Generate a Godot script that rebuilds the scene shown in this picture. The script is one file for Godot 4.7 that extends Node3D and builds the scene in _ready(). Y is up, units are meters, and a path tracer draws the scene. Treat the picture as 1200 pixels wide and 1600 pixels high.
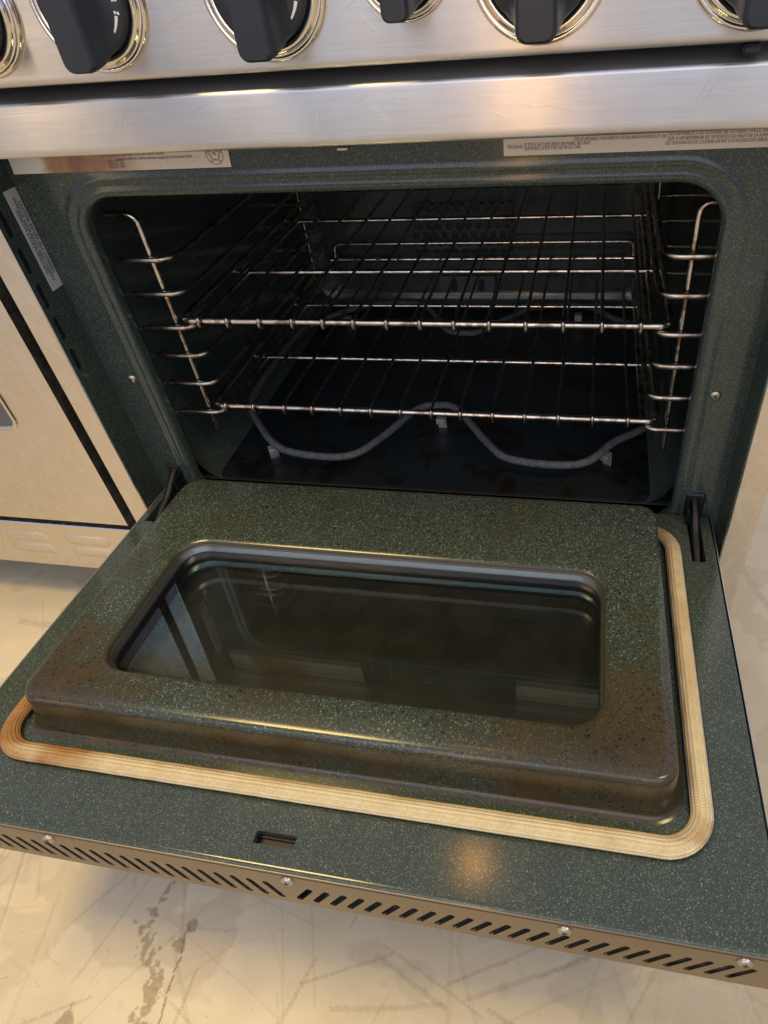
extends Node3D

const TILT := 0.0511
const DOOR_LENGTH := 0.4782
var rng := RandomNumberGenerator.new()
var M := {}

# ---------------------------------------------------------------- mesh helpers
func mb() -> SurfaceTool:
	var st := SurfaceTool.new()
	st.begin(Mesh.PRIMITIVE_TRIANGLES)
	return st

func build(st: SurfaceTool, called: String, m: Material, parent: Node, smooth := true) -> MeshInstance3D:
	st.generate_normals()
	var o := MeshInstance3D.new()
	o.mesh = st.commit()
	o.material_override = m
	o.name = called
	parent.add_child(o, true)
	return o

func copy_of(src: MeshInstance3D, parent: Node, at: Vector3) -> MeshInstance3D:
	var o: MeshInstance3D = src.duplicate()
	o.name = src.name
	parent.add_child(o, true)
	o.position = at
	return o

func vert(st: SurfaceTool, p: Vector3, uv := Vector2.ZERO, c := Color.WHITE, group := 4294967295) -> void:
	st.set_smooth_group(group)
	st.set_color(c)
	st.set_uv(uv)
	st.add_vertex(p)

func planar(p: Vector3, n: Vector3) -> Vector2:
	var a := n.abs()
	if a.y >= a.x and a.y >= a.z:
		return Vector2(p.x, p.z)
	if a.z >= a.x:
		return Vector2(p.x, -p.y)
	return Vector2(p.z, -p.y)

# a flat face a b c d, turned towards n
func face(st: SurfaceTool, a: Vector3, b: Vector3, c: Vector3, d: Vector3, n: Vector3) -> void:
	var pts := [a, b, c, a, c, d]
	if (b - a).cross(c - a).dot(n) > 0.0:
		pts = [a, c, b, a, d, c]
	for p in pts:
		vert(st, p, planar(p, n))

# a box with chamfered edges
func box(st: SurfaceTool, lo: Vector3, hi: Vector3, ch := 0.0008) -> void:
	var c := (lo + hi) * 0.5
	var h := (hi - lo) * 0.5
	ch = minf(ch, minf(h.x, minf(h.y, h.z)) * 0.6)
	var ax := [Vector3.RIGHT, Vector3.UP, Vector3.BACK]
	for i in 3:
		var u: Vector3 = ax[(i + 1) % 3]
		var v: Vector3 = ax[(i + 2) % 3]
		var w: Vector3 = ax[i]
		var hu: float = h[(i + 1) % 3] - ch
		var hv: float = h[(i + 2) % 3] - ch
		var hw: float = h[i]
		for s in [-1.0, 1.0]:
			var o: Vector3 = c + w * s * hw
			face(st, o - u * hu - v * hv, o + u * hu - v * hv, o + u * hu + v * hv, o - u * hu + v * hv, w * s)
			for t in [-1.0, 1.0]:
				# chamfer between face w*s and face u*t
				var p: Vector3 = c + w * s * hw + u * t * hu
				var q: Vector3 = c + w * s * (hw - ch) + u * t * (hu + ch)
				face(st, p - v * hv, p + v * hv, q + v * hv, q - v * hv, w * s + u * t)
	for sx in [-1.0, 1.0]:
		for sy in [-1.0, 1.0]:
			for sz in [-1.0, 1.0]:
				var n := Vector3(sx, sy, sz)
				var p0: Vector3 = c + Vector3(sx * h.x, sy * (h.y - ch), sz * (h.z - ch))
				var p1: Vector3 = c + Vector3(sx * (h.x - ch), sy * h.y, sz * (h.z - ch))
				var p2: Vector3 = c + Vector3(sx * (h.x - ch), sy * (h.y - ch), sz * h.z)
				if (p1 - p0).cross(p2 - p0).dot(n) > 0.0:
					var t := p1
					p1 = p2
					p2 = t
				for p in [p0, p1, p2]:
					vert(st, p, planar(p, n))

func bar(called: String, lo: Vector3, hi: Vector3, m: Material, parent: Node, ch := 0.0008) -> MeshInstance3D:
	var st := mb()
	box(st, lo, hi, ch)
	return build(st, called, m, parent)

# outline of a rounded rectangle, 4 * (n + 1) points
func rounded(x0: float, x1: float, y0: float, y1: float, r: float, n := 6) -> PackedVector2Array:
	var out := PackedVector2Array()
	r = maxf(0.0002, minf(r, minf(x1 - x0, y1 - y0) * 0.499))
	var cs := [Vector2(x1 - r, y1 - r), Vector2(x0 + r, y1 - r), Vector2(x0 + r, y0 + r), Vector2(x1 - r, y0 + r)]
	for k in 4:
		for i in n + 1:
			var a := PI * 0.5 * (k + float(i) / n)
			out.append(cs[k] + Vector2(cos(a), sin(a)) * r)
	return out

func in_xy(o: PackedVector2Array, z: float) -> PackedVector3Array:
	var out := PackedVector3Array()
	for p in o:
		out.append(Vector3(p.x, p.y, z))
	return out

func in_xz(o: PackedVector2Array, y: float) -> PackedVector3Array:
	var out := PackedVector3Array()
	for p in o:
		out.append(Vector3(p.x, y, p.y))
	return out

# skin over a row of outlines with equal point counts
func loft(st: SurfaceTool, rows: Array, uvs: Array = [], closed := true, flip := false, tint = null, group := 0) -> void:
	for k in rows.size() - 1:
		var a: PackedVector3Array = rows[k]
		var b: PackedVector3Array = rows[k + 1]
		var n := a.size()
		for i in (n if closed else n - 1):
			var j := (i + 1) % n
			var ps := [a[i], a[j], b[j], a[i], b[j], b[i]]
			var us := [Vector2(i, k), Vector2(i + 1, k), Vector2(i + 1, k + 1), Vector2(i, k), Vector2(i + 1, k + 1), Vector2(i, k + 1)]
			if uvs.size():
				us = [uvs[k][i], uvs[k][j], uvs[k + 1][j], uvs[k][i], uvs[k + 1][j], uvs[k + 1][i]]
			var order := [0, 2, 1, 3, 5, 4] if flip else [0, 1, 2, 3, 4, 5]
			for m in order:
				var c := Color.WHITE
				if tint != null:
					c = tint.call(ps[m])
				vert(st, ps[m], us[m], c, group)

func cap(st: SurfaceTool, o: PackedVector3Array, flip := false) -> void:
	var c := Vector3.ZERO
	for p in o:
		c += p
	c /= o.size()
	for i in o.size():
		var j := (i + 1) % o.size()
		for p in ([c, o[j], o[i]] if flip else [c, o[i], o[j]]):
			vert(st, p, Vector2(p.x, p.y + p.z))

# a round bar along a path
func tube(st: SurfaceTool, path: Array, r: float, sides := 8, closed := false) -> void:
	var n := path.size()
	var rows := []
	var uvs := []
	var up := Vector3.ZERO
	var run := 0.0
	for i in (n + 1 if closed else n):
		var p: Vector3 = path[i % n]
		var prev: Vector3 = path[(i - 1 + n) % n] if closed or i > 0 else p
		var next: Vector3 = path[(i + 1) % n] if closed or i < n - 1 else p
		var d := (next - prev).normalized()
		if up == Vector3.ZERO:
			up = Vector3.UP if absf(d.y) < 0.9 else Vector3.RIGHT
		var side := d.cross(up).normalized()
		up = side.cross(d).normalized()
		if i > 0:
			run += p.distance_to(path[(i - 1) % n])
		var ring := PackedVector3Array()
		var ruv := PackedVector2Array()
		for k in sides + 1:
			var a := TAU * k / sides
			ring.append(p + (side * cos(a) + up * sin(a)) * r)
			ruv.append(Vector2(run, float(k) / sides * r * TAU))
		rows.append(ring)
		uvs.append(ruv)
	loft(st, rows, uvs, false, false)
	if not closed:
		for e in [rows[0], rows[rows.size() - 1]]:
			cap(st, (e as PackedVector3Array).slice(0, sides))

func lathe(st: SurfaceTool, prof: Array, at: Vector3, sides := 40) -> void:
	var rows := []
	for p in prof:
		var ring := PackedVector3Array()
		for k in sides:
			var a := TAU * k / sides
			ring.append(at + Vector3(cos(a) * p[0], sin(a) * p[0], p[1]))
		rows.append(ring)
	loft(st, rows)

func ray_to(poly: PackedVector2Array, c: Vector2, a: float) -> Vector2:
	var d := Vector2(cos(a), sin(a))
	var best := 1e9
	for i in poly.size():
		var p := poly[i]
		var e := poly[(i + 1) % poly.size()] - p
		var det := d.cross(e)
		if absf(det) < 1e-12:
			continue
		var t := (p - c).cross(e) / det
		var s := (p - c).cross(d) / det
		if t > 0.0 and s >= -1e-5 and s <= 1.00001:
			best = minf(best, t)
	return c + d * best

# one cell of a plate with a hole through it; place() turns plate coordinates and depth into a point
func holed(st: SurfaceTool, cell: PackedVector2Array, hole: PackedVector2Array, depth: float, place: Callable, steps := 14) -> void:
	var c := Vector2.ZERO
	for p in hole:
		c += p
	c /= hole.size()
	var angles := []
	for p in cell:
		angles.append(fposmod((p - c).angle(), TAU))
	for p in hole:
		angles.append(fposmod((p - c).angle(), TAU))
	angles.sort()
	var inner := []
	var outer := []
	for a in angles:
		inner.append(ray_to(hole, c, a))
		outer.append(ray_to(cell, c, a))
	for i in angles.size():
		var j := (i + 1) % angles.size()
		var q := [place.call(outer[i], 0.0), place.call(outer[j], 0.0), place.call(inner[j], 0.0), place.call(inner[i], 0.0), place.call(inner[j], depth), place.call(inner[i], depth)]
		for k in [0, 1, 2, 0, 2, 3, 3, 2, 4, 3, 4, 5]:
			var u: Vector2 = [outer[i], outer[j], inner[j], inner[i], inner[j], inner[i]][k]
			vert(st, q[k], u)

func plate_quad(st: SurfaceTool, a: Vector2, b: Vector2, place: Callable) -> void:
	var q := [Vector2(a.x, a.y), Vector2(b.x, a.y), Vector2(b.x, b.y), Vector2(a.x, b.y)]
	for k in [0, 1, 2, 0, 2, 3]:
		vert(st, place.call(q[k], 0.0), q[k])

func smooth_path(pts: Array, each := 6) -> Array:
	var out := []
	for i in pts.size() - 1:
		var p0: Vector3 = pts[maxi(i - 1, 0)]
		var p3: Vector3 = pts[mini(i + 2, pts.size() - 1)]
		for k in each:
			out.append((pts[i] as Vector3).cubic_interpolate(pts[i + 1], p0, p3, float(k) / each))
	out.append(pts[pts.size() - 1])
	return out

# a path with its inner corners rounded
func bend(pts: Array, r: float, n := 4) -> Array:
	var out := [pts[0]]
	for i in range(1, pts.size() - 1):
		var p: Vector3 = pts[i]
		var a: Vector3 = (pts[i - 1] - p)
		var b: Vector3 = (pts[i + 1] - p)
		var k := minf(r, minf(a.length(), b.length()) * 0.49)
		var s := p + a.normalized() * k
		var e := p + b.normalized() * k
		for j in n + 1:
			var t := float(j) / n
			out.append(s.lerp(p, t).lerp(p.lerp(e, t), t))
	out.append(pts[pts.size() - 1])
	return out

func lettering(words: String, height: float, width: float, at: Transform3D, m: Material, parent: Node, mono := false) -> void:
	var f := SystemFont.new()
	f.font_names = PackedStringArray(["Droid Sans Mono" if mono else "Droid Sans"])
	f.font_weight = 400 if mono else 700
	var t := TextMesh.new()
	t.text = words
	t.font = f
	t.font_size = 16
	t.pixel_size = height / 11.5
	t.depth = 0.0
	t.curve_step = 4.0
	t.horizontal_alignment = HORIZONTAL_ALIGNMENT_LEFT
	t.vertical_alignment = VERTICAL_ALIGNMENT_BOTTOM
	var o := MeshInstance3D.new()
	o.mesh = t
	o.material_override = m
	o.name = "lettering"
	parent.add_child(o, true)
	var w := t.get_aabb().size.x
	o.transform = at
	if w > 0.0 and width > 0.0:
		o.transform = at * Transform3D(Basis.from_scale(Vector3(width / w, 1, 1)), Vector3.ZERO)

# ---------------------------------------------------------------- textures
func lin(r: float, g: float, b: float) -> Color:
	return Color(r, g, b).linear_to_srgb()

func noise(freq: float, octaves: int, s: int) -> FastNoiseLite:
	var n := FastNoiseLite.new()
	n.noise_type = FastNoiseLite.TYPE_SIMPLEX_SMOOTH
	n.frequency = freq
	n.fractal_octaves = octaves
	n.seed = s
	return n

func dab(im: Image, x: int, y: int, c: Color, k: float) -> void:
	var w := im.get_width()
	var h := im.get_height()
	x = posmod(x, w)
	y = posmod(y, h)
	im.set_pixel(x, y, im.get_pixel(x, y).lerp(c, k))

func stroke(im: Image, a: Vector2, b: Vector2, c: Color, k: float, wide: float, wob := 0.0) -> void:
	var n := int(a.distance_to(b) * 1.5) + 1
	var off := 0.0
	var nrm := (b - a).orthogonal().normalized()
	for i in n:
		off += rng.randf_range(-wob, wob)
		var p := a.lerp(b, float(i) / n) + nrm * off
		for j in maxi(1, int(wide)):
			if rng.randf() < 0.92:
				dab(im, int(p.x + nrm.x * j), int(p.y + nrm.y * j), c, k)

func enamel_flecks(im: Image, count: int, pale: Color, dark: Color) -> void:
	var w := im.get_width()
	var h := im.get_height()
	for i in count:
		var x := rng.randi_range(0, w - 1)
		var y := rng.randi_range(0, h - 1)
		var k := rng.randf()
		var c := pale if rng.randf() < 0.72 else dark
		var s := 1 + int(k * k * 2.1)
		var kk := rng.randf_range(0.15, 1.0)
		for a in s:
			for b in s:
				if a + b < s + 1:
					dab(im, x + a, y + b, c, kk)

func enamel_texture(base: Color, pale: Color, dark: Color, s: int) -> ImageTexture:
	rng.seed = s
	var small := Image.create(256, 256, false, Image.FORMAT_RGB8)
	var n := noise(0.02, 3, s)
	for y in 256:
		for x in 256:
			# fold the noise so that the tile closes on itself
			var fx := absf(x - 128.0)
			var fy := absf(y - 128.0)
			var v := 1.0 + 0.14 * n.get_noise_2d(fx, fy)
			small.set_pixel(x, y, lin(base.r * v, base.g * v, base.b * v))
	small.resize(1024, 1024, Image.INTERPOLATE_BILINEAR)
	enamel_flecks(small, 120000, pale, dark)
	return ImageTexture.create_from_image(small)

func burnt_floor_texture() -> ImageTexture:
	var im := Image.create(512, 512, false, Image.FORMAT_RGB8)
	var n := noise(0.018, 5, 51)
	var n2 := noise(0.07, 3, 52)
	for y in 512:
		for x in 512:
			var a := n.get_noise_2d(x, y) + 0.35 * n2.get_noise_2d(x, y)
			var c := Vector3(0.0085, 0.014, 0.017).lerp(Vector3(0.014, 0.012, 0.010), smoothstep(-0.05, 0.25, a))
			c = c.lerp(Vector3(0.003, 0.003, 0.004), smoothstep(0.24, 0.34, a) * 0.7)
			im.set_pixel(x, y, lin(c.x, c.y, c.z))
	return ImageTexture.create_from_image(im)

func liner_texture() -> ImageTexture:
	# covers x -0.38..0.38 and z -0.035..0.465 of the door, walls unfolded outwards
	rng.seed = 77
	var w := 380
	var h := 250
	var im := Image.create(w, h, false, Image.FORMAT_RGB8)
	var mask := Image.create(w, h, false, Image.FORMAT_RGB8)
	var n := noise(0.035, 4, 5)
	var n2 := noise(0.012, 3, 8)
	for y in h:
		for x in w:
			var px := (x + 0.5) / w * 0.76 - 0.38
			var pz := (y + 0.5) / h * 0.5 - 0.035
			var a := n.get_noise_2d(x, y)
			var b := n2.get_noise_2d(x, y)
			var v := 1.0 + 0.16 * a
			var c := Vector3(0.032, 0.045, 0.037) * v
			# baked grease: brown patches at the front corners and down the front wall
			var left := 1.0 - smoothstep(0.05, 0.125, Vector2((px + 0.31) * 0.75, pz - 0.40).length() + 0.05 * a)
			var right := 1.0 - smoothstep(0.07, 0.17, Vector2((px - 0.30) * 0.75, pz - 0.405).length() + 0.05 * a)
			var front := smoothstep(0.386, 0.397, pz + 0.006 * a) * clampf(0.75 + 0.9 * b, 0.3, 1.0)
			var patch := smoothstep(0.15, 0.5, b + 0.3 * a) * 0.35
			var k := clampf(maxf(maxf(left * 0.85, right * 0.8), maxf(front, patch)), 0.0, 1.0)
			mask.set_pixel(x, y, Color(k, clampf(0.5 + 0.5 * a, 0.0, 1.0), 0))
			im.set_pixel(x, y, lin(c.x, c.y, c.z))
	im.resize(1520, 1000, Image.INTERPOLATE_BILINEAR)
	mask.resize(1520, 1000, Image.INTERPOLATE_BILINEAR)
	enamel_flecks(im, 170000, lin(0.21, 0.24, 0.19), lin(0.010, 0.016, 0.014))
	var grease := lin(0.066, 0.042, 0.016)
	var tar := lin(0.026, 0.018, 0.010)
	for y in 1000:
		for x in 1520:
			var q := mask.get_pixel(x, y)
			if q.r > 0.02:
				im.set_pixel(x, y, im.get_pixel(x, y).lerp(grease.lerp(tar, q.g), q.r * 0.88))
	# carbon specks
	for i in 20000:
		var u := rng.randf()
		var v := rng.randf()
		if n2.get_noise_2d(u * 380.0 + 40.0, v * 250.0) + rng.randf_range(-0.35, 0.5) < 0.0:
			continue
		var s := 1 + int(rng.randf() * rng.randf() * 5.0)
		var x0 := int(u * 1520.0)
		var y0 := int(v * 1000.0)
		for q in s * s:
			dab(im, x0 + rng.randi_range(0, s), y0 + rng.randi_range(0, s), lin(0.006, 0.006, 0.006), 0.9)
	# short hooked crack marks
	for i in 34:
		var p := Vector2(rng.randf_range(900, 1380), rng.randf_range(160, 820))
		if i > 24:
			p = Vector2(rng.randf_range(150, 400), rng.randf_range(300, 760))
		var d := Vector2.from_angle(rng.randf_range(0.9, 2.4))
		for k in rng.randi_range(6, 34):
			p += d
			d = d.rotated(rng.randf_range(-0.35, 0.35))
			dab(im, int(p.x), int(p.y), lin(0.008, 0.007, 0.006), 0.85)
	# drips on the front wall
	for d in [[0.085, 24], [0.175, 34], [-0.16, 16], [0.02, 14]]:
		var cx := int((d[0] + 0.38) / 0.76 * 1520.0)
		for i in int(d[1]) * 9:
			dab(im, cx + int(rng.randfn(0.0, 5.0)), 880 + int(rng.randfn(0.0, 20.0)), lin(0.018, 0.01, 0.007), 0.5)
	return ImageTexture.create_from_image(im)

func floor_texture() -> ImageTexture:
	# 3.2 m square centred on (0, 0.3)
	rng.seed = 4242
	var s := 800
	var im := Image.create(s, s, false, Image.FORMAT_RGB8)
	var n := noise(0.012, 4, 21)
	var n2 := noise(0.05, 4, 22)
	var n3 := noise(0.004, 2, 23)
	for y in s:
		for x in s:
			var a := n.get_noise_2d(x, y)
			var b := n2.get_noise_2d(x * 0.7, y * 1.2)
			var c := n3.get_noise_2d(x, y)
			var v := 1.0 + 0.16 * a + 0.10 * b
			var col := Vector3(0.475, 0.395, 0.25).lerp(Vector3(0.58, 0.51, 0.375), clampf(0.5 + 1.2 * c, 0.0, 1.0)) * v
			# worn, darker film in patches with ragged outlines
			var worn := smoothstep(0.12, 0.22, a + 0.5 * b)
			col = col.lerp(Vector3(0.33, 0.275, 0.19), worn * 0.35)
			im.set_pixel(x, y, lin(col.x, col.y, col.z))
	im.resize(2048, 2048, Image.INTERPOLATE_CUBIC)
	var px := 2048.0 / 3.2
	var brown := lin(0.24, 0.185, 0.115)
	var grey := lin(0.26, 0.225, 0.165)
	var white := lin(0.56, 0.51, 0.41)
	# scuffs and cuts
	for i in 900:
		var p := Vector2(rng.randf() * 2048.0, rng.randf() * 2048.0)
		var d := Vector2.from_angle(rng.randf() * TAU) * rng.randf_range(15, 220) * rng.randf_range(0.3, 1.0)
		stroke(im, p, p + d, [brown, grey, white][i % 3], rng.randf_range(0.06, 0.25), 1.0 + rng.randf() * 2.2, 0.15)
	# fans of crossing scuffs where the range was dragged
	for i in 620:
		var p := (Vector2(rng.randf_range(-0.7, 0.7), rng.randf_range(0.25, 0.85)) + Vector2(1.6, 1.3)) * px
		var d := Vector2.from_angle([0.35, 1.2, 2.0, 2.7][i % 4] + rng.randfn(0.0, 0.16)) * rng.randf_range(40, 190)
		stroke(im, p - d * 0.5, p + d * 0.5, [grey, white, brown, white, white][i % 5], rng.randf_range(0.06, 0.22), 1.0 + rng.randf() * 3.0, 0.12)
	# wide drag marks
	for i in 46:
		var p := Vector2(rng.randf() * 2048.0, rng.randf() * 2048.0)
		var d := Vector2.from_angle(rng.randf() * TAU) * rng.randf_range(120, 420)
		stroke(im, p, p + d, grey, rng.randf_range(0.10, 0.2), rng.randf_range(4, 9), 0.05)
	# grit
	for i in 14000:
		dab(im, rng.randi_range(0, 2047), rng.randi_range(0, 2047), [brown, white, grey][i % 3], rng.randf_range(0.1, 0.6))
	# the broken brown seam in front of the door, and its chips
	var seam := [Vector2(-0.225, 0.40), Vector2(-0.25, 0.47), Vector2(-0.232, 0.50), Vector2(-0.213, 0.52), Vector2(-0.207, 0.56), Vector2(-0.215, 0.66), Vector2(-0.19, 0.8)]
	for y in range(int(1.60 * px), int(2.15 * px)):
		for x in range(int(1.20 * px), int(1.50 * px)):
			var p := Vector2(x, y) / px - Vector2(1.6, 1.3)
			var near := 9.0
			for i in seam.size() - 1:
				near = minf(near, p.distance_to(Geometry2D.get_closest_point_to_segment(p, seam[i], seam[i + 1])))
			var rag := n2.get_noise_2d(x * 1.6, y * 1.6) + 0.6 * n.get_noise_2d(x * 3.0, y * 3.0)
			var k := smoothstep(0.0, 0.05, rag * 0.9 + 0.42 - near / 0.016) * smoothstep(-0.25, -0.1, n2.get_noise_2d(x * 3.1 + 300.0, y * 3.1))
			for blob in [[Vector2(-0.2824, 0.572), 0.016], [Vector2(-0.1985, 0.487), 0.010], [Vector2(-0.192, 0.468), 0.007], [Vector2(-0.206, 0.53), 0.010]]:
				var d: Vector2 = p - blob[0]
				k = maxf(k, smoothstep(0.0, 0.06, 0.8 + 0.8 * rag - Vector2(d.x, d.y * 1.2).length() / blob[1]))
			if k > 0.0:
				var fine := 0.5 + 0.5 * n2.get_noise_2d(x * 5.0, y * 5.0)
				im.set_pixel(x, y, im.get_pixel(x, y).lerp(lin(0.19, 0.145, 0.085), k * lerpf(0.35, 0.75, fine)))
	# a long thin crack
	stroke(im, (Vector2(-0.195, 0.47) + Vector2(1.6, 1.3)) * px, (Vector2(-0.165, 0.70) + Vector2(1.6, 1.3)) * px, lin(0.14, 0.1, 0.07), 0.7, 1.0, 0.35)
	return ImageTexture.create_from_image(im)

func brushed_texture(s: int, lo: float, hi: float) -> ImageTexture:
	var im := Image.create(512, 512, false, Image.FORMAT_L8)
	var n := noise(0.5, 2, s)
	var blot := noise(0.012, 4, s + 1)
	for y in 512:
		for x in 512:
			var fx := absf(x - 256.0)
			var v := 0.5 + 0.35 * n.get_noise_2d(fx * 0.012, y * 1.0) + 0.3 * blot.get_noise_2d(fx * 0.5, absf(y - 256.0))
			var g := lerpf(lo, hi, clampf(v, 0.0, 1.0))
			im.set_pixel(x, y, Color(g, g, g))
	return ImageTexture.create_from_image(im)

func streak_texture() -> ImageTexture:
	# grain of brushed steel: long fine lines of slightly different tone, a few scratches and finger smears
	rng.seed = 616
	var im := Image.create(1024, 512, false, Image.FORMAT_RGB8)
	var n := noise(0.6, 3, 101)
	var blot := noise(0.01, 3, 102)
	for y in 512:
		for x in 1024:
			var fx := absf(x - 512.0)
			var v := 1.0 + 0.10 * n.get_noise_2d(fx * 0.006, y * 1.0) + 0.05 * blot.get_noise_2d(fx, absf(y - 256.0))
			im.set_pixel(x, y, lin(0.590 * v, 0.582 * v, 0.572 * v))
	for i in 120:
		var p := Vector2(rng.randf() * 1024.0, rng.randf() * 512.0)
		stroke(im, p, p + Vector2.from_angle(rng.randfn(0.0, 0.5)) * rng.randf_range(6, 60), lin(0.78, 0.77, 0.75) if i % 2 else lin(0.45, 0.43, 0.40), rng.randf_range(0.2, 0.6), 1.0, 0.1)
	return ImageTexture.create_from_image(im)

func mottle_texture(tone: bool) -> ImageTexture:
	# dried drips and wipe marks on the lower steel, running slantwise
	var im := Image.create(512, 512, false, Image.FORMAT_RGB8)
	var n := noise(0.03, 4, 91)
	var n2 := noise(0.4, 2, 92)
	for y in 512:
		for x in 512:
			var fx := absf(x - 256.0)
			var fy := absf(y - 256.0)
			var v := n.get_noise_2d((fx + fy * 0.35) * 1.2, fy * 0.55 - fx * 0.2)
			var f := n2.get_noise_2d(fx * 0.03, fy)
			var k := smoothstep(-0.1, 0.35, v)
			if tone:
				var g := 1.0 + 0.03 * k + 0.03 * f
				im.set_pixel(x, y, lin(0.70 * g, 0.665 * g, 0.615 * g))
			else:
				var g := lerpf(0.27, 0.34, k) + 0.03 * f
				im.set_pixel(x, y, Color(g, g, g))
	return ImageTexture.create_from_image(im)

func weave_texture(height: bool) -> ImageTexture:
	# one tile: 8 stitches long, 4 cords wide, slanting to and fro; the yarn's own tone varies from stitch to stitch
	rng.seed = 303
	var tone := []
	for i in 32:
		tone.append(rng.randf_range(0.90, 1.0))
	var im := Image.create(128, 64, false, Image.FORMAT_RGB8)
	for y in 64:
		for x in 128:
			var cord := y / 16
			var side := 1.0 if cord % 2 == 0 else -1.0
			var v := (y % 16) / 16.0
			var u := x / 16.0 + side * v * 0.9
			if height:
				var hgt := absf(sin(u * PI)) * pow(sin(v * PI), 0.6)
				im.set_pixel(x, y, Color(hgt, hgt, hgt))
			else:
				var k: float = tone[cord * 8 + posmod(int(floor(u)), 8)]
				im.set_pixel(x, y, lin(0.74 * k, 0.645 * k, 0.43 * k * k))
	return ImageTexture.create_from_image(im)

func screen_texture() -> ImageTexture:
	# perforated sheet seen through the panes: 0.5 x 0.197 m, with grease haze and wipe marks
	rng.seed = 515
	var im := Image.create(1400, 552, false, Image.FORMAT_RGB8)
	var n := noise(0.006, 4, 71)
	var n2 := noise(0.03, 3, 72)
	for y in 552:
		for x in 1400:
			var haze := clampf(0.4 + 0.9 * n.get_noise_2d(x, y) + 0.35 * n2.get_noise_2d(x, y), 0.0, 1.0)
			var c := Vector3(0.006, 0.008, 0.006).lerp(Vector3(0.017, 0.019, 0.014), haze * 0.7)
			var ox := 2 if (y / 4) % 2 == 1 else 0
			var dot := (x + ox) % 4 < 2 and y % 4 < 2
			if dot:
				c *= 1.9
			im.set_pixel(x, y, lin(c.x, c.y, c.z))
	for i in 46:
		var p := Vector2(rng.randf_range(100, 1300), rng.randf_range(60, 500))
		stroke(im, p, p + Vector2.from_angle(rng.randf() * TAU) * rng.randf_range(8, 70), lin(0.16, 0.155, 0.12), rng.randf_range(0.15, 0.6), 1.0, 0.5)
	for i in 260:
		dab(im, rng.randi_range(0, 1399), rng.randi_range(0, 551), lin(0.28, 0.27, 0.22), rng.randf_range(0.3, 0.9))
	return ImageTexture.create_from_image(im)

func tarnish_texture(a: Color, b: Color, s: int) -> ImageTexture:
	var im := Image.create(256, 256, false, Image.FORMAT_RGB8)
	var n := noise(0.03, 4, s)
	for y in 256:
		for x in 256:
			var v := n.get_noise_2d(absf(x - 128.0), absf(y - 128.0))
			var c := a.lerp(b, smoothstep(0.02, 0.28, v))
			im.set_pixel(x, y, lin(c.r, c.g, c.b))
	return ImageTexture.create_from_image(im)

func tarnished(a: Color, b: Color, rough: float, metal: float, s: int, size: float) -> StandardMaterial3D:
	var m := solid(Color.WHITE, rough, metal)
	m.albedo_texture = tarnish_texture(a, b, s)
	m.uv1_triplanar = true
	m.uv1_scale = Vector3.ONE / size
	return m

func label_texture() -> ImageTexture:
	# the burnt rating label: white end, scorched brown middle, cream end
	rng.seed = 9
	var im := Image.create(512, 96, false, Image.FORMAT_RGB8)
	var n := noise(0.02, 4, 31)
	for y in 96:
		for x in 512:
			var u := x / 512.0 + 0.02 * n.get_noise_2d(x, y * 2.0)
			var c := Vector3(0.62, 0.55, 0.44)
			var burn := smoothstep(0.14, 0.20, u) * (1.0 - smoothstep(0.42, 0.66, u))
			c = c.lerp(Vector3(0.62, 0.60, 0.56), 1.0 - smoothstep(0.12, 0.17, u))
			c = c.lerp(Vector3(0.30, 0.15, 0.075) * (1.0 + 0.35 * n.get_noise_2d(x * 2.0, y * 2.0)), burn * 0.92)
			c = c.lerp(Vector3(0.20, 0.10, 0.08), smoothstep(0.27, 0.285, u) * (1.0 - smoothstep(0.30, 0.38, u)) * 0.7)
			im.set_pixel(x, y, lin(c.x, c.y, c.z))
	for i in 26:
		var x := rng.randi_range(330, 480)
		var y := rng.randi_range(20, 90)
		for k in 5:
			dab(im, x + rng.randi_range(0, 2), y + rng.randi_range(0, 2), lin(0.25, 0.12, 0.05), 0.7)
	return ImageTexture.create_from_image(im)

func solid(c: Color, rough: float, metal := 0.0) -> StandardMaterial3D:
	var m := StandardMaterial3D.new()
	m.albedo_color = c
	m.roughness = rough
	m.metallic = metal
	return m

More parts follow.
